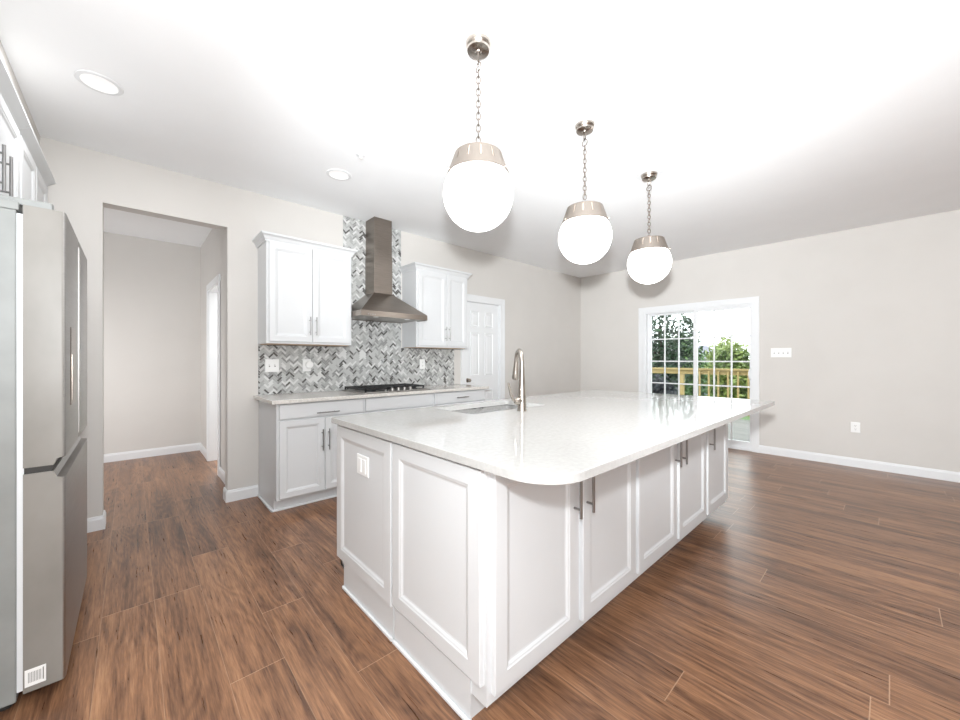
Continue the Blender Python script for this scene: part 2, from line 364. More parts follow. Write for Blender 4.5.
def sash(x0, y0, y1, gy0, gy1, handle):
    z0, z1, g0, g1 = .03, ST - .03, .115, 1.925
    s = MB(); s.box(x0, x0 + .04, y0, gy0, z0, z1); s.box(x0, x0 + .04, gy1, y1, z0, z1); s.box(x0, x0 + .04, gy0, gy1, z0, g0); s.box(x0, x0 + .04, gy0, gy1, g1, z1)
    so = s.build('sash', 'trim', d)
    g = MB(); xm = x0 + .02
    for i in (1, 2):
        yy = gy0 + (gy1 - gy0) * i / 3; g.box(xm - .008, xm + .008, yy - .009, yy + .009, g0, g1)
    for i in range(1, 5):
        zz = [0, .50, .855, 1.20, 1.548][i]; g.box(xm - .0075, xm + .0075, gy0, gy1, zz - .009, zz + .009)
    g.build('glazing_bars', 'trim', so)
    MB().box(xm - .003, xm + .003, gy0 - .004, gy1 + .004, g0 - .004, g1 + .004).build('pane', 'glass', so)
    if handle:
        yy = gy0 - .02; hh = MB(); hh.tube([(x0, yy, .95), (x0 - .03, yy + .01, .96), (x0 - .045, yy + .02, 1.0), (x0 - .045, yy + .02, 1.06), (x0 - .03, yy + .01, 1.10), (x0, yy, 1.11)], .009, 10)
        hh.build('handle', 'trim', so, smooth=True)
sash(XR + .075, 1.945, SY1 - .035, 1.99, 2.615, False)
sash(XR + .02, SY0 + .028, 1.965, 1.277, 1.92, True)

# ------------------------------------------------------------------ fridge
FX, FY0, FY1 = -0.18, 2.062, 2.972
fr = thing('refrigerator', 'stainless french door refrigerator with bottom freezer drawer at left edge', 'refrigerator', (-.6, (FY0 + FY1) / 2, 0))
MB().box(-.98, FX - .118, FY0 + .008, FY1 - .008, .03, 1.755).build('cabinet', 'fridgeside', fr, bevel=.004)
MB().box(-.98, FX - .112, FY0 + .006, FY1 - .006, 1.755, 1.785).build('top_cover', 'fridgeside', fr, bevel=.003)
MB().box(FX - .118, FX - .100, FY0 + .014, FY1 - .014, .06, 1.745).build('gasket', 'gasket', fr)
mid = 2.517
def fdoor(name, y0, y1, z0, z1, pocket=None):
    b = MB()
    # rounded front edges in plan
    def ring(z):
        r = .012; x0, x1 = FX - .102, FX; pts = [(x0, y0), (x1 - r, y0)]
        for k in range(1, 5): a = -math.pi / 2 + k * math.pi / 8; pts.append((x1 - r + r * math.cos(a), y0 + r + r * math.sin(a)))
        for k in range(0, 4): a = k * math.pi / 8; pts.append((x1 - r + r * math.cos(a), y1 - r + r * math.sin(a)))
        pts += [(x1 - r, y1), (x0, y1)]
        return [(p[0], p[1], z) for p in pts]
    def rr(z, dx): return [(min(p[0], FX - dx) if p[0] > FX - .09 else p[0], p[1], z) for p in ring(z)]
    if pocket == 'bottom': zs = [(z0, .030), (z0 + .022, .022), (z0 + .026, 0), (z1 - .003, 0), (z1, .003)]
    elif pocket == 'top': zs = [(z0, .003), (z0 + .003, 0), (z1 - .026, 0), (z1 - .022, .022), (z1, .030)]
    else: zs = [(z0, .003), (z0 + .003, 0), (z1 - .003, 0), (z1, .003)]
    b.rings([rr(z, dx) for z, dx in zs])
    o = b.build(name, ['steel', 'film'], fr, smooth=True)
    for p_ in o.data.polygons: p_.material_index = 1 if abs(p_.normal.y) > .9 else 0
    return o
d1 = fdoor('door', FY0, mid - .003, .848, 1.775, 'bottom')
d2 = fdoor('door', mid + .003, FY1, .848, 1.775, 'bottom')
dr = fdoor('freezer_drawer', FY0, FY1, .055, .826, 'top')
# in-door water dispenser, recessed handle strips
b = MB(); b.box(FX - .001, FX + .003, 2.20, 2.36, 1.05, 1.36); disp = b.build('dispenser', 'hood', d1, bevel=.002)
MB().box(FX + .002, FX + .005, 2.215, 2.345, 1.07, 1.25).build('dispenser_recess', 'hood', disp)
for y0, dd in ((mid - .022, d1), (mid + .010, d2)): MB().box(FX - .001, FX + .004, y0, y0 + .012, .90, 1.74).build('handle', 'steel', dd, bevel=.001)
for yy in (FY0 + .012, FY1 - .052):
    h = MB(); h.box(-.36, FX - .035, yy, yy + .04, 1.777, 1.80); h.lathe((FX - .05, yy + .02, 1.772), [(.017, 0), (.017, .03)], 16)
    h.build('hinge_cover', 'fridgeside', fr, bevel=.002)
for xx in (-.9, -.33):
    for yy in (FY0 + .06, FY1 - .06): MB().lathe((xx, yy, 0), [(.018, 0), (.018, .032)], 12).build('foot', 'dark', fr)
# bar code sticker low on the drawer's side
s = MB(); s.box(FX - .098, FX - .048, FY0 - .0012, FY0 + .001, .075, .135); MB().box(FX - .10, FX - .034, FY0 + .004, FY1 - .004, .824, .85).build('groove_shade', 'dark', fr)  # black filler box stands in for shade in the handle gap
st_ = s.build('sticker', 'plastic', dr)
s = MB()
for k in range(9): s.box(FX - .090 + k * .0036, FX - .0885 + k * .0036, FY0 - .0018, FY0 - .0010, .088, .124)
s.box(FX - .056, FX - .053, FY0 - .0018, FY0 - .0010, .085, .128)
s.build('bar_code', 'slot', st_)

# ------------------------------------------------------------------ left wall cabinets
FXC = -.44
c = thing('wall_cabinet', 'white two door cabinet above the refrigerator', 'cabinet', (-.74, 2.51, 1.83))
MB().box(XL + .004, FXC, 2.03, 3.005, 1.83, 2.40).build('body', 'cab', c)
for y0, hy in ((2.045, 2.46), (2.525, 2.585)):
    p = MB(); panel(p, (FXC, y0, 1.845), Y, Z, X, .465, .54, .022, .055); dd = p.build('door', 'cab', c)
    bar_pull(dd, (FXC + .022, hy, 2.015), Z, X, .19)
def crown_x(y0, y1, x, z0, z1, off):
    pr = [(0, z0), (.012, z0), (.014, z0 + .02), (off * .55, z0 + (z1 - z0) * .55), (off, z1 - .012), (off, z1), (0, z1)]
    return MB().rings([[(x + a, y0, b) for a, b in pr], [(x + a, y1, b) for a, b in pr]])
crown_x(2.03, 3.008, FXC - .02, 2.36, 2.444, .075).build('crown', 'cab', c)
c = thing('pantry_cabinet', 'tall white pantry cabinet between refrigerator and back wall', 'cabinet', (-.74, 3.43, 0))
MB().box(XL + .004, FXC, 3.01, 3.862, .10, 2.40).build('body', 'cab', c)
MB().box(XL + .004, FXC - .07, 3.01, 3.862, 0, .10).build('toe_kick', 'cab', c)
for y0 in (3.03, 3.445):
    for z0, z1 in ((.12, 1.50), (1.53, 2.385)):
        p = MB(); panel(p, (FXC, y0, z0), Y, Z, X, .40, z1 - z0, .022, .055); p.build('door', 'cab', c)
crown_x(3.012, 3.866, FXC - .02, 2.36, 2.444, .075).build('crown', 'cab', c)

# ------------------------------------------------------------------ kitchen wall: uppers
def upper(label, x0, x1, seam, hl):
    c = thing('wall_cabinet', label, 'cabinet', ((x0 + x1) / 2, 3.7, 1.36))
    yb, yf = YK, 3.572
    MB().box(x0, x1, yf, yb, 1.368, 2.25).build('body', 'cab', c)
    MB().box(x0 + .018, x1 - .018, yf + .02, yb - .01, 1.363, 1.3685).build('underside', 'cabunder', c)
    for a, b_, hx in ((x0 + .018, seam - .002, seam - .027), (seam + .002, x1 - .018, seam + .027)):
        p = MB(); panel(p, (a, yf, 1.385), X, Z, NY, b_ - a, .845, .02, .052); dd = p.build('door', 'cab', c)
        bar_pull(dd, (hx, yf - .02, 1.53), Z, NY, .165, .005)
    cr = MB(); rs = []
    for off, z in ((.0, 2.232), (.010, 2.232), (.011, 2.246), (.016, 2.25), (.026, 2.272), (.044, 2.285), (.046, 2.300), (0, 2.302)):
        rs.append([(x0 - off, yb, z), (x0 - off, yf - off, z), (x1 + off, yf - off, z), (x1 + off, yb, z)])
    cr.rings(rs); cr.build('crown', 'cab', c)
    return c
upper('white two door wall cabinet left of the range hood', .834, 1.578, 1.206, 0)
upper('white two door wall cabinet right of the range hood', 2.325, 3.072, 2.742, 0)

# ------------------------------------------------------------------ base cabinets
CT = .908
BF = 3.30
def base_unit(label, x0, x1, fronts, side=None):
    c = thing('base_cabinet', label, 'cabinet', ((x0 + x1) / 2, 3.58, 0))
    b = MB(); b.box(x0, x1, BF, YK - .004, .10, CT - .030); b.build('body', 'cab', c)
    MB().box(x0, x1, 3.372, YK - .004, 0, .10).build('toe_kick', 'cab', c)
    for f in fronts:
        a, b_, z0, z1, st_, hd = f
        p = MB(); panel(p, (a, BF, z0), X, Z, NY, b_ - a, z1 - z0, .02, .05, st_); dd = p.build('drawer' if st_ == 'slab' else 'door', 'cab', c)
        if hd: bar_pull(dd, (hd[0], BF - .02, hd[1]), Z if hd[2] == 'v' else X, NY, hd[3], .005)
    return c
u = base_unit('white base cabinet at the left end of the back counter', .842, 1.575,
    [(.86, 1.558, .75, .868, 'slab', (1.235, .782, 'h', .19)), (.86, 1.215, .115, .735, 'shaker', (1.19, .55, 'v', .18)), (1.219, 1.558, .115, .735, 'shaker', (1.244, .55, 'v', .18))])
q = MB(); q.box(.826, .842, 3.372, YK - .02, 0, .016); q.box(.826, 1.575, 3.356, 3.372, 0, .016); q.build('shoe_moulding', 'trim', u, bevel=.005)
base_unit('white base cabinet under the gas cooktop', 1.577, 2.353,
    [(1.59, 2.34, .75, .868, 'slab', None), (1.59, 1.963, .115, .735, 'shaker', (1.94, .55, 'v', .18)), (1.967, 2.34, .115, .735, 'shaker', (1.99, .55, 'v', .18))])
base_unit('white base cabinet at the right end of the back counter', 2.355, 3.115,
    [(2.372, 3.10, .75, .868, 'slab', (2.735, .805, 'h', .17)), (2.372, 2.734, .115, .735, 'shaker', (2.71, .55, 'v', .18)), (2.738, 3.10, .115, .735, 'shaker', (2.76, .55, 'v', .18))])
tag(MB().box(.80, 3.145, 3.252, YK - .004, CT - .030, CT).build('worktop', 'quartz2', bevel=.003), 'beige quartz worktop along the back wall under the tiles', 'worktop')

# ------------------------------------------------------------------ herringbone tile backsplash
def clip(poly, rect):
    x0, x1, z0, z1 = rect
    for ax, lim, sg in ((0, x0, 1), (0, x1, -1), (1, z0, 1), (1, z1, -1)):
        out = []
        for i in range(len(poly)):
            p, q = poly[i], poly[(i + 1) % len(poly)]
            dp, dq = (p[ax] - lim) * sg, (q[ax] - lim) * sg
            if dp >= 0: out.append(p)
            if (dp > 0 > dq) or (dp < 0 < dq):
                tt = dp / (dp - dq); out.append((p[0] + (q[0] - p[0]) * tt, p[1] + (q[1] - p[1]) * tt))
        poly = out
        if len(poly) < 3: return []
    return poly
bs = thing('tile_backsplash', 'grey herringbone mosaic tile covering the wall behind the hood and counter', 'backsplash', (1.96, YK, CT))
g = MB(); RECTS = [(.838, 3.098, CT + .001, 1.362), (1.62, 2.306, 1.362, H - .001)]
g.box(.838, 3.098, YK - .004, YK, CT + .0005, 1.362); g.box(1.572, 2.308, YK - .004, YK, 1.362, H - .0005)
RECTS[1] = (1.62, 2.306, 1.362, H - .001)
g = MB(); g.box(.838, 3.098, YK - .004, YK - .0002, CT + .0005, 1.362); g.box(1.62, 2.306, YK - .004, YK - .0002, 1.362, H - .0005)
g.build('grout', 'grout', bs)
tm = MB(); TW = .0172; n = 3; gr = .0009; c45 = math.sqrt(.5)
def emit_tile(ax, ay, bx, by):
    a0, a1, b0, b1 = ax * TW + gr, bx * TW - gr, ay * TW + gr, by * TW - gr
    pts = [(a0, b0), (a1, b0), (a1, b1), (a0, b1)]
    P = [(1.95 + (x - y) * c45, 1.8 + (x + y) * c45) for x, y in pts]
    mi = random.choices([0, 1, 2, 3, 4], [34, 25, 17, 9, 15])[0]
    for R in RECTS:
        q = clip(P, R)
        if len(q) < 3: continue
        m_ = len(q); th = .0075 + random.random() * .0012
        tm.rings([[(x, YK - .003, z) for x, z in q], [(x, YK - th, z) for x, z in q]], cap0=False, mi=mi)
for k in range(-110, 111):
    for m in range(-26, 27):
        x0 = k + 2 * n * m
        cx_, cz_ = 1.95 + (x0 - k) * TW * c45, 1.8 + (x0 + k) * TW * c45
        if .7 < cx_ < 3.25 and .75 < cz_ < 2.9: emit_tile(x0, k, x0 + n, k + 1)
        xv, y0, y1 = k + 2 * n * m, k - 2 * n + 1, k - n + 1
        cx_, cz_ = 1.95 + (xv - y0) * TW * c45, 1.8 + (xv + y0) * TW * c45
        if .7 < cx_ < 3.25 and .75 < cz_ < 2.9: emit_tile(xv, y0, xv + 1, y1)
tm.build('mosaic_tiles', ['tile0', 'tile1', 'tile2', 'tile3', 'tile4'], bs)

# ------------------------------------------------------------------ range hood
h = thing('range_hood', 'stainless pyramid range hood with square chimney on tiled wall', 'range hood', (1.96, 3.6, 1.64))
hx0, hx1, hy0 = 1.585, 2.335, 3.37
cx0, cx1, cy0 = 1.862, 2.075, 3.655
b = MB()
b.rings([[(hx0, hy0, 1.70), (hx1, hy0, 1.70), (hx1, YK - .009, 1.70), (hx0, YK - .009, 1.70)],
         [(cx0, cy0, 1.93), (cx1, cy0, 1.93), (cx1, YK - .009, 1.93), (cx0, YK - .009, 1.93)]])
b.build('canopy', 'hood', h)
b = MB(); b.rings([[(hx0, hy0, 1.648), (hx1, hy0, 1.648), (hx1, YK - .009, 1.648), (hx0, YK - .009, 1.648)],
                   [(hx0, hy0, 1.70), (hx1, hy0, 1.70), (hx1, YK - .009, 1.70), (hx0, YK - .009, 1.70)]], cap0=False)
b.box(hx0 + .012, hx1 - .012, hy0 + .012, YK - .02, 1.653, 1.660)
rim = b.build('rim', 'hood', h)
b = MB()
for k in range(4): b.lathe((1.66 + k * .022, hy0 + .001, 1.664), [(.006, 0), (.006, -.004), (0, -.0045)], 12, 'Y')
b.build('buttons', 'steel', rim, smooth=True)
for xx in (1.78, 2.14): MB().lathe((xx, 3.46, 1.653), [(.028, 0), (.028, -.004), (0, -.004)], 20).build('hood_lamp', 'plastic', rim)
MB().box(cx0, cx1, cy0, YK - .009, 1.93, 2.34).build('chimney', 'hood', h, bevel=.002)
MB().box(cx0 + .004, cx1 - .004, cy0 + .004, YK - .009, 2.34, H - .002).build('chimney_extension', 'hood', h, bevel=.002)

# ------------------------------------------------------------------ cooktop
k = thing('gas_cooktop', 'black five burner gas cooktop with front knobs on back worktop', 'cooktop', (1.96, 3.55, CT))
kx0, kx1, ky0, ky1 = 1.585, 2.335, 3.295, 3.80
MB().box(kx0, kx1, ky0, ky1, CT, CT + .012).build('deck', 'steel', k, bevel=.004)
for bx, by in ((1.72, 3.68), (1.72, 3.45), (1.96, 3.60), (2.20, 3.68), (2.20, 3.45)):
    MB().lathe((bx, by, CT + .012), [(.05, 0), (.05, .006), (.038, .008), (.038, .018), (.03, .021), (0, .021)], 24).build('burner', 'black', k, smooth=True)
for gx0, gx1 in ((1.60, 1.835), (1.845, 2.075), (2.085, 2.32)):
    gm = MB(); gy0, gy1 = (3.41 if gx0 > 1.8 and gx1 < 2.1 else 3.315), 3.785; zt = CT + .046
    if gx0 > 1.8: gy0 = 3.41
    for yy in (gy0, gy1 - .012, (gy0 + gy1) / 2 - .006, gy0 + (gy1 - gy0) * .25, gy0 + (gy1 - gy0) * .75): gm.box(gx0, gx1, yy, yy + .012, zt - .016, zt)
    for xx in (gx0, gx1 - .012, (gx0 + gx1) / 2 - .006): gm.box(xx, xx + .012, gy0, gy1, zt - .016, zt)
    for xx in (gx0, gx1 - .012):
        for yy in (gy0, gy1 - .012): gm.box(xx, xx + .012, yy, yy + .012, CT + .011, zt)
    gm.build('grate', 'black', k)
for i in range(5):
    xx = 1.835 + i * .069
    MB().lathe((xx, 3.355, CT + .012), [(.022, 0), (.022, .004), (.017, .006), (.0155, .026), (.012, .029), (0, .029)], 20).build('knob', 'steel', k, smooth=True)

# ------------------------------------------------------------------ wall plates
def plate(name, label, cat, O, u, n, w, h, kinds, gang=.046):
    O = Vector(O); u = Vector(u); n = Vector(n); v = Vector(Z)
    t = thing(name, label, cat, tuple(O))
    p = MB()
    def slab(mb, cu, cv, sw, sh, d0, d1, ins=.0015):
        rs = []
        for i, d in ((0, d0), (0, d1 - ins), (ins, d1)):
            rs.append([O + u * (cu + sx * (sw / 2 - i)) + v * (cv + sz * (sh / 2 - i)) + n * d for sx, sz in ((-1, -1), (1, -1), (1, 1), (-1, 1))])
        mb.rings(rs)
    slab(p, 0, 0, w, h, 0, .006, .003); p.build('plate', 'plastic', t)
    for i, kk in enumerate(kinds):
        cu = (i - (len(kinds) - 1) / 2) * gang
        if kk == 'switch':
            q = MB(); slab(q, cu, 0, .011, .026, .005, .007); q.build('switch_slot', 'slot', t)
            q = MB(); slab(q, cu, .005, .009, .012, .006, .015); q.build('toggle', 'plastic', t)
        elif kk == 'rocker':
            q = MB(); slab(q, cu, 0, .033, .066, .005, .010); q.build('rocker', 'plastic', t)
        else:
            for cz in (-.02, .02):
                q = MB(); slab(q, cu, cz, .030, .028, .005, .0085); so = q.build('socket', 'plastic', t)
                for du, dv, sw, sh in ((-.006, .004, .003, .009), (.006, .004, .003, .009), (0, -.007, .005, .005)):
                    q = MB(); slab(q, cu + du, cz + dv, sw, sh, .008, .0093, .0002); q.build('slot', 'slot', so)
    return t
ty = YK - .0085
plate('light_switch', 'white double switch plate on tile at the left end of backsplash', 'switch', (.950, ty, 1.173), X, NY, .115, .118, ['switch', 'switch'])
o = plate('wall_outlet', 'white outlet with round plug-in device on tile left of cooktop', 'outlet', (1.255, ty, 1.173), X, NY, .076, .118, ['socket'])
MB().lathe((1.272, ty - .0085, 1.178), [(.0, 0), (.036, 0), (.036, -.022), (.030, -.028), (0, -.028)], 28, 'Y').build('plug_in_device', 'plastic', o, smooth=True)
plate('wall_outlet', 'white outlet on tile right of the cooktop under right wall cabinet', 'outlet', (2.600, ty, 1.173), X, NY, .074, .118, ['socket'])
plate('light_switch', 'white four gang switch plate on wall right of the patio door', 'switch', (XR, .942, 1.315), Y, NX, .208, .118, ['switch'] * 4)
plate('wall_outlet', 'white outlet low on the right wall above the baseboard', 'outlet', (XR, .268, .452), Y, NX, .078, .118, ['socket'])

# ------------------------------------------------------------------ island
IT = .914
def island_unit(label, x0, x1, doors, endpanel=False):
    c = thing('island_cabinet', label, 'cabinet', ((x0 + x1) / 2, 1.17, 0))
    MB().box(x0, x1, .887, 1.466, .10, IT - .030).build('body', 'cab', c)
    xt1 = min(x1, 3.21)
    MB().box(x0 + .0, xt1, .972, 1.466, 0, .10).build('toe_kick', 'cab', c)
    for a, b_, hx in doors:
        p = MB(); panel(p, (a, .887, .135), X, Z, NY, b_ - a, .735, .02, .06); dd = p.build('door', 'cab', c)
        bar_pull(dd, (hx, .867, .69), Z, NY, .19, .006)
    if endpanel:
        p = MB(); panel(p, (x0, .900, .165), Y, Z, NX, .563, .705, .018, .062); p.build('end_panel', 'cab', c)
        MB().box(x0 - .006, x0, .960, 1.463, 0, .150).build('base_panel', 'cab', c)
        MB().box(x0 - .018, x0 - .006, .960, 1.463, 0, .016).build('shoe_moulding', 'trim', c, bevel=.004)
    return c
island_unit('white two door cabinet at the near corner of the island', .846, 1.884, [(.866, 1.345, 1.318), (1.385, 1.868, 1.412)], True)
island_unit('white two door cabinet in the middle of the island front', 1.886, 2.964, [(1.902, 2.410, 2.384), (2.448, 2.948, 2.476)])
island_unit('white single door cabinet at the far end of the island front', 2.966, 3.475, [(2.984, 3.465, 3.012)])
c = thing('sink_cabinet', 'white sink cabinet row on the kitchen side of the island', 'cabinet', (2.16, 1.77, 0))
b = MB(); b.box(.846, 3.475, 1.47, 1.488, .10, IT - .03); b.box(.846, 3.475, 2.03, 2.048, .10, IT - .03); b.box(.846, .864, 1.47, 2.048, .10, IT - .03); b.box(3.457, 3.475, 1.47, 2.048, .10, IT - .03); b.box(.846, 3.475, 1.47, 2.048, .10, .118)
b.build('body', 'cab', c)
MB().box(.846, 3.475, 1.475, 1.98, 0, .10).build('toe_kick', 'cab', c)
p = MB(); panel(p, (.846, 1.474, .150), Y, Z, NX, .590, .72, .018, .062); p.build('end_panel', 'cab', c)
MB().box(.840, .846, 1.470, 1.995, 0, .150).build('base_panel', 'cab', c)
MB().box(.828, .840, 1.470, 1.995, 0, .016).build('shoe_moulding', 'trim', c, bevel=.004)
for i in range(5):
    x0 = .866 + i * .522; p = MB(); panel(p, (x0 + .5, 2.048, .12), NX, Z, Y, .5, .745, .02, .058); dd = p.build('door', 'cab', c)
    bar_pull(dd, (x0 + (.03 if i % 2 else .47), 2.068, .70), Z, Y, .17)
plate('light_switch', 'white double switch plate on the left end panel of the island', 'switch', (.8365, 1.755, .710), NY, NX, .122, .098, ['rocker', 'rocker'])
# worktop with rounded corners and a sink cutout
SX0, SX1, SY_0, SY_1 = 1.44, 2.12, 1.625, 2.0
def slab_outline(off):
    x0, x1, y0, y1 = .803 + off, 3.602 - off, .592 + off, 2.092 - off; pts = []
    for cx_, cy_, r, a0 in ((x0, y0, .15, 180), (x1, y0, .02, 270), (x1, y1, .02, 0), (x0, y1, .02, 90)):
        r_ = max(r - off, .004); ccx = cx_ + r_ * (1 if cx_ == x0 else -1); ccy = cy_ + r_ * (1 if cy_ == y0 else -1)
        for k_ in range(11): a = math.radians(a0 + k_ * 9); pts.append((ccx + r_ * math.cos(a), ccy + r_ * math.sin(a)))
    return pts
def hole_outline():
    pts = []
    for cx_, cy_, a0, sx, sy in ((SX0, SY_0, 180, 1, 1), (SX1, SY_0, 270, -1, 1), (SX1, SY_1, 0, -1, -1), (SX0, SY_1, 90, 1, -1)):
        r_ = .02
        for k_ in range(11): a = math.radians(a0 + k_ * 9); pts.append((cx_ + sx * r_ + r_ * math.cos(a), cy_ + sy * r_ + r_ * math.sin(a)))
    return pts
hl = hole_outline(); z0, z1 = IT - .030, IT
wm = MB()
wm.rings([[(x, y, z0) for x, y in hl], [(x, y, z0) for x, y in slab_outline(.002)], [(x, y, z0 + .002) for x, y in slab_outline(0)],
          [(x, y, z1 - .002) for x, y in slab_outline(0)], [(x, y, z1) for x, y in slab_outline(.002)], [(x, y, z1) for x, y in hl], [(x, y, z0) for x, y in hl]], False, False)
tag(wm.build('island_worktop', 'quartz'), 'large white polished quartz worktop covering the whole island', 'worktop')
# sink
sk = thing('kitchen_sink', 'stainless double bowl undermount sink in the island worktop', 'sink', ((SX0 + SX1) / 2, (SY_0 + SY_1) / 2, IT - .24))
zt = IT - .031; midx = (SX0 + SX1) / 2 + .02
def rrect(x0, x1, y0, y1, r, z):
    pts = []
    for cx_, cy_, a0, sx, sy in ((x0, y0, 180, 1, 1), (x1, y0, 270, -1, 1), (x1, y1, 0, -1, -1), (x0, y1, 90, 1, -1)):
        for k_ in range(7): a = math.radians(a0 + k_ * 15); pts.append((cx_ + sx * r + r * math.cos(a), cy_ + sy * r + r * math.sin(a), z))
    return pts
for x0, x1 in ((SX0 + .004, midx - .012), (midx + .012, SX1 - .004)):
    y0, y1 = SY_0 + .004, SY_1 - .004
    s = MB()
    s.rings([rrect(x0 - .0, x1 + .0, y0, y1, .09, zt), rrect(x0 + .004, x1 - .004, y0 + .004, y1 - .004, .09, zt - .16), rrect(x0 + .025, x1 - .025, y0 + .025, y1 - .025, .04, zt - .19),
             rrect(x0 + .025, x1 - .025, y0 + .025, y1 - .025, .04, zt - .193), rrect(x0, x1, y0 , y1, .092, zt - .162), rrect(x0 - .003, x1 + .003, y0 - .003, y1 + .003, .093, zt)], True, False)
    # floor of the bowl
    s.rings([rrect(x0 + .025, x1 - .025, y0 + .025, y1 - .025, .04, zt - .19), rrect(x0 + .1, x1 - .1, y0 + .1, y1 - .1, .03, zt - .192)], False, True)
    bo = s.build('bowl', 'sink', sk, smooth=True)
    MB().lathe(((x0 + x1) / 2, (y0 + y1) / 2, zt - .192), [(.045, 0), (.045, .003), (.03, .004), (.028, .001), (0, .001)], 24).build('drain', 'nickel', bo, smooth=True)
MB().box(SX0 - .02, SX1 + .02, SY_0 - .02, SY_0 + .003, zt - .004, zt).box(SX0 - .02, SX1 + .02, SY_1 - .003, SY_1 + .02, zt - .004, zt).box(SX0 - .02, SX0 + .003, SY_0, SY_1, zt - .004, zt).box(SX1 - .003, SX1 + .02, SY_0, SY_1, zt - .004, zt).box(midx - .014, midx + .014, SY_0, SY_1, zt - .006, zt).build('flange', 'sink', sk)
# faucet
fa = thing('kitchen_faucet', 'brushed nickel pull-down gooseneck faucet beside the island sink', 'faucet', (1.765, 1.535, IT))
B0 = Vector((1.765, 1.535, IT)); dirv = Vector((math.sin(math.radians(33)), math.cos(math.radians(33)), 0))
b = MB(); b.lathe(B0, [(.030, 0), (.030, .004), (.0275, .008), (.0255, .09), (.0255, .098), (.0235, .105), (.0195, .16), (.0165, .23), (.0150, .285)], 28)
b.build('body', 'nickel', fa, smooth=True)
pts = []; rad = []
for i in range(15):
    a = math.pi * i / 14 * 0.93; Rr = .068
    pts.append(B0 + dirv * (Rr - Rr * math.cos(a)) + Vector((0, 0, .28 + Rr * 1.35 * math.sin(a)))); rad.append(.0150 - .001 * i / 14)
lastp = pts[-1]
b = MB(); b.tube(pts, rad, 16); b.build('spout', 'nickel', fa, smooth=True)
dn = (Vector((0, 0, -1)) + dirv * .22).normalized()
b = MB(); b.tube([lastp - dn * .004, lastp + dn * .03, lastp + dn * .075, lastp + dn * .105, lastp + dn * .115], [.0145, .0165, .0205, .0225, .021], 18); sh = b.build('spray_head', 'nickel', fa, smooth=True)
b = MB(); hb = B0 + Vector((-.022, 0, .062)); b.lathe(hb, [(.022, 0), (.024, -.006), (.024, -.022), (.018, -.036), (.008, -.042), (0, -.043)], 20, 'X')
hbo = b.build('handle_hub', 'nickel', fa, smooth=True)
b = MB(); q0 = hb + Vector((-.032, 0, 0)); b.tube([q0, q0 + Vector((-.025, .0, .012)), q0 + Vector((-.045, 0, .045)), q0 + Vector((-.058, 0, .085)), q0 + Vector((-.068, 0, .115))], [.008, .0085, .008, .0075, .006], 12)
b.build('lever', 'nickel', hbo, smooth=True)

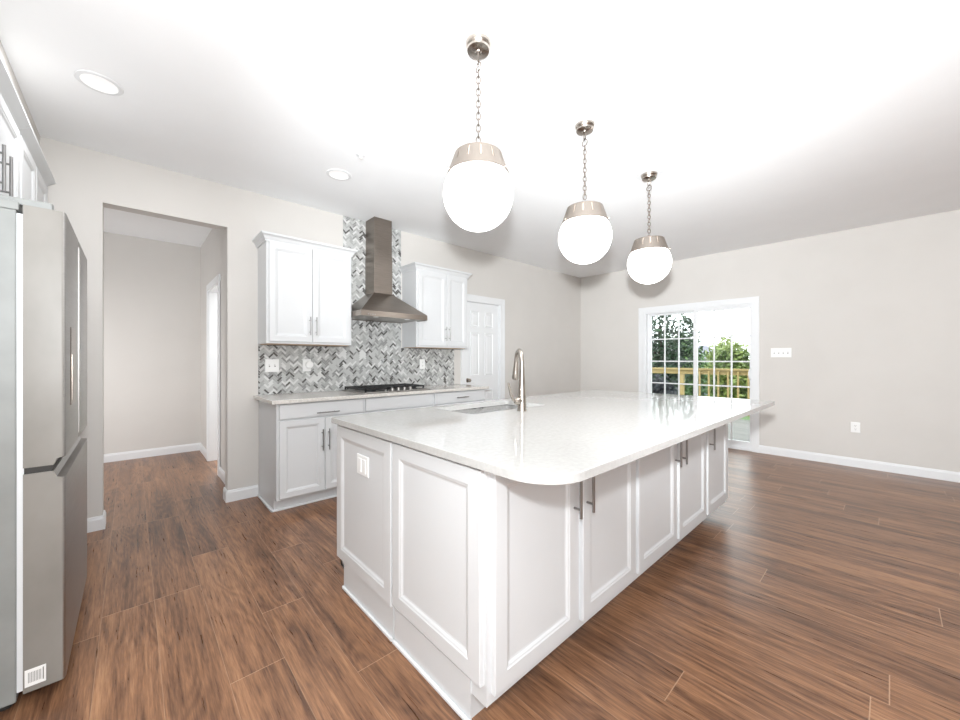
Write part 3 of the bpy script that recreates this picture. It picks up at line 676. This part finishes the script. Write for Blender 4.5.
# ------------------------------------------------------------------ pendants
def pendant(loc, label):
    x, y = loc; g = 'globe pendants over the island'
    p = thing('globe_pendant', label, 'pendant light', (x, y, 1.84), g)
    GZ, GR = 2.008, .165
    # white disc standing in for the bright halo on the ceiling, + canopy
    MB().lathe((x, y, H - .006), [(.0, 0), (.103, 0), (.106, .003), (.106, .0058), (0, .0058)], 48).build('halo_disc', 'trim', p, smooth=True)
    MB().lathe((x, y, 0), [(0, H - .052), (.012, H - .052), (.016, H - .046), (.036, H - .044), (.052, H - .040), (.055, H - .032), (.050, H - .030), (.058, H - .022), (.062, H - .010), (.062, H - .006)], 40).build('canopy', 'nickel', p, smooth=True)
    MB().torus((x, y, H - .072), .024, .0034, (math.cos(.8), math.sin(.8), 0), Z).torus((x, y, H - .116), .021, .0030, (math.cos(.8 + .6), math.sin(.8 + .6), 0), Z).build('ring', 'chain', p, smooth=True)
    # chain
    ch = MB(); z = H - .149; i = 0; step = .0285
    while z > 2.245:
        a = .8 + (math.pi / 2 if i % 2 else 0)
        ch.torus((x, y, z), .0105, .0029, (math.cos(a), math.sin(a), 0), Z, 14, 6, 1.7); z -= step; i += 1
    ch.build('chain', 'chain', p, smooth=True)
    # slotted metal cap
    zb, zt_, rb, rt, th = 2.094, 2.196, .147, .112, .003
    NS = 14; nseg = NS * 8; cap = MB()
    def pt(a, f, dr): r = rb + (rt - rb) * f - dr; return (x + r * math.cos(a), y + r * math.sin(a), zb + (zt_ - zb) * f)
    fl = [0, .40, .92, 1.0]
    for k_ in range(nseg):
        a0, a1 = 2 * math.pi * k_ / nseg, 2 * math.pi * (k_ + 1) / nseg
        for j in range(3):
            if j == 1 and k_ % 8 == 0: continue
            A, Bp, Cc, D = pt(a0, fl[j], 0), pt(a1, fl[j], 0), pt(a1, fl[j + 1], 0), pt(a0, fl[j + 1], 0)
            Ai, Bi, Ci, Di = pt(a0, fl[j], th), pt(a1, fl[j], th), pt(a1, fl[j + 1], th), pt(a0, fl[j + 1], th)
            cap.add([A, Bp, Cc, D, Ai, Bi, Ci, Di], [(0, 1, 2, 3), (7, 6, 5, 4)])
    capo = cap.build('cap', 'cap', p, smooth=True)
    MB().lathe((x, y, 0), [(rt, zt_ - .002), (rt, zt_), (.05, zt_ + .006), (.022, zt_ + .010), (.020, zt_ + .026), (.010, zt_ + .034), (.004, zt_ + .042), (0, zt_ + .042)], 40).build('cap_top', 'cap', capo, smooth=True)
    for kk in range(3):
        a = .75 + kk * 2.094; MB().tube([(x + (rb - .004) * math.cos(a), y + (rb - .004) * math.sin(a), zb + .010), (x + (rb + .010) * math.cos(a), y + (rb + .010) * math.sin(a), zb + .010)], .004, 10).build('thumb_screw', 'nickel', capo, smooth=True)
    # opal globe, cut off above inside the cap
    pr = []
    for k_ in range(29):
        a = -math.pi / 2 + k_ * (math.pi / 2 + math.radians(52)) / 28; pr.append((max(GR * math.cos(a), 1e-4), GZ + GR * math.sin(a)))
    MB().lathe((x, y, 0), pr, 56).build('globe', 'globe', p, smooth=True)
    return p
p0 = pendant((1.205, 1.32), 'globe pendant light nearest the camera over the island')
for x_, lb in ((2.125, 'middle globe pendant light of the three over the island'), (3.075, 'globe pendant light over the far end of the island, by patio door')):
    q = copy_tree(p0); q.location = (x_, 1.32, 1.84); q['label'] = lb

# ------------------------------------------------------------------ ceiling fittings
def can_light(x, y, label):
    c = thing('recessed_light', label, 'ceiling light', (x, y, H), 'recessed ceiling lights')
    MB().lathe((x, y, 0), [(.072, H - .001), (.076, H - .006), (.094, H - .004), (.097, H - .0005)], 48, cap0=False, cap1=False).build('trim_ring', 'trim', c, smooth=True)
    MB().lathe((x, y, 0), [(0.0001, H - .0012), (.050, H - .0014), (.074, H - .0045)], 48, cap0=False, cap1=False).build('lens', 'lamp', c, smooth=True)
    return c
l0 = can_light(-.13, 2.907, 'round recessed ceiling light near the refrigerator')
light('downlight_lamp', 'AREA', (-.13, 2.907, H - .012), 5, (0.97, 0.985, 1), (0, 0, 0), .13, .13)
light('downlight_lamp', 'AREA', (1.235, 3.03, H - .012), 1, (0.97, 0.985, 1), (0, 0, 0), .13, .13)
l1 = copy_tree(l0); l1.location = (1.235, 3.03, H); l1['label'] = 'round recessed ceiling light in front of the range hood'
s = thing('fire_sprinkler', 'small white fire sprinkler on ceiling beyond a recessed light', 'sprinkler', (1.229, 2.617, H))
MB().lathe((1.229, 2.617, 0), [(0.0001, H - .008), (.020, H - .008), (.034, H - .003), (.036, H - .0003)], 28, cap0=False, cap1=False).build('escutcheon', 'ceiling', s, smooth=True)
MB().lathe((1.229, 2.617, 0), [(.006, H - .008), (.006, H - .03), (.014, H - .031), (.014, H - .034), (0.0001, H - .034)], 16).build('nozzle', 'plastic', s, smooth=True)

# ------------------------------------------------------------------ outside: deck, railing, trees, house
struct(MB().box(6.3, 90, -40, 60, -2.8, -2.6).build('ground', 'grass'))
dk = MB()
for i in range(26): dk.box(XR + .16 + i * .142, XR + .16 + i * .142 + .137, -1.5, 7.5, -.13, -.10)
dk.box(XR + .16, 9.85, -1.5, -1.46, -.30, -.13); dk.box(9.81, 9.85, -1.5, 7.5, -.30, -.13)
for yy in (-1.4, 3, 7.4): dk.box(9.6, 9.75, yy - .07, yy + .07, -2.6, -.13)
tag(dk.build('wooden_deck', 'deck'), 'grey board deck outside the patio door', 'deck')
rl = thing('deck_railing', 'wooden deck railing with pale balusters outside the patio door', 'railing', (9.8, 3, -.10))
MB().box(9.72, 9.86, -1.5, 7.5, .98, 1.02).build('top_rail', 'lumber', rl)
MB().box(9.76, 9.80, -1.5, 7.5, .88, .98).build('side_rail', 'lumber', rl)
MB().box(9.76, 9.80, -1.5, 7.5, 0.0, .08).build('bottom_rail', 'lumber', rl)
for yy in (-1.4, .6, 3.42, 5.6, 7.4): MB().box(9.77, 9.86, yy - .045, yy + .045, -.10, .98).build('post', 'lumber', rl)
for k_ in range(20): MB().box(9.725, 9.76, -.6 + k_ * .19 - .016, -.6 + k_ * .19 + .016, .02, .96).build('baluster', 'lumber', rl)
def tree(name, label, loc, crowns, n, ls, m, trunk=True, group=None):
    t = thing(name, label, 'tree', loc, group)
    rnd = random.Random(int(loc[0] * 91 + loc[1] * 17)); f = MB()
    for (cx_, cy_, cz_, rx, ry, rz, share) in crowns:
        for _ in range(int(n * share)):
            while True:
                d = Vector((rnd.uniform(-1, 1), rnd.uniform(-1, 1), rnd.uniform(-1, 1)))
                if .15 < d.length < 1: break
            d = d * (0.55 + .45 * rnd.random())
            c = Vector((loc[0] + cx_ + d.x * rx, loc[1] + cy_ + d.y * ry, cz_ + d.z * rz))
            a = Vector((rnd.gauss(0, 1), rnd.gauss(0, 1), rnd.gauss(0, 1))).normalized(); b = a.orthogonal().normalized(); k_ = ls * rnd.uniform(.6, 1.3)
            up = a.cross(b) * k_ * .25
            f.add([c - a * k_, c - b * k_ * .45 + up, c + a * k_, c + b * k_ * .45 + up], [(0, 1, 2), (0, 2, 3)])
    f.build('foliage', m, t)
    if trunk:
        top = max(c[2] for c in crowns)
        MB().tube([(loc[0], loc[1], loc[2]), (loc[0] + .05, loc[1] + .04, (loc[2] + top) / 2), (loc[0], loc[1], top)], [.16, .12, .05], 10).build('trunk', 'bark', t, smooth=True)
    return t
GZ_ = -2.6
tree('leafy_tree', 'tall dark green leafy tree behind the left patio door pane', (13.6, 5.45, GZ_), [(0, 0, .9, 1.1, 1.1, 1.6, .42), (-.1, .1, 2.4, 1.0, 1.1, 1.2, .10), (.1, -.8, 1.9, .8, .5, 1.2, .05), (0, 0, -.9, .9, .9, 1.0, .2)], 5200, .11, 'leaf0')
tree('evergreen_tree', 'dark evergreen low behind the railing in left patio door pane', (11.3, 4.55, GZ_), [(0, 0, -.35, .8, .62, 1.2, 1.0)], 4600, .10, 'leaf3')
tree('leafy_tree', 'green tree beside the dark tree near middle of patio door', (17.4, 6.0, GZ_), [(0, 0, .5, 1.4, 1.0, 2.0, 1.0)], 4200, .14, 'leaf1')
tree('leafy_tree', 'yellow green round tree at far right through patio door glass', (20.5, 5.0, GZ_), [(0, 0, 0.2, 1.3, 1.2, 2.0, 1.0)], 4200, .16, 'leaf2')
tree('leafy_tree', 'sunlit tree behind the right patio door pane, beside the house', (25.6, 6.5, GZ_), [(0, 0, .5, 1.5, 1.3, 2.2, 1.0)], 3600, .17, 'leaf2')
for i, (x_, y_, r_) in enumerate([(30, 3.5, 2.2), (36, 18.5, 2.6), (21, 11, 2.6), (27, -3.5, 2.6)]):
    tree('leafy_tree', ['distant green tree right of the yellow green tree outside', 'distant green tree far beyond the house outside', 'green tree outside left of the patio door view', 'green tree outside far right of the patio door view'][i], (x_, y_, GZ_), [(0, 0, -.2, r_, r_, 2.5, 1.0)], 2600, .2, 'leaf1')
ho = thing('neighbour_house', 'blue grey neighbouring house seen through the right patio door pane', 'house', (34, 10.4, GZ_))
MB().box(32, 37, 9.3, 12.5, GZ_, 1.0).build('wall', 'siding', ho)
MB().rings([[(31.7, 9.0, 1.0), (31.7, 12.8, 1.0), (31.7, 10.9, 2.4)], [(37.3, 9.0, 1.0), (37.3, 12.8, 1.0), (37.3, 10.9, 2.4)]]).build('roof', 'shingle', ho)
MB().box(31.6, 31.7, 8.95, 12.85, .85, 1.05).build('fascia', 'trim', ho)
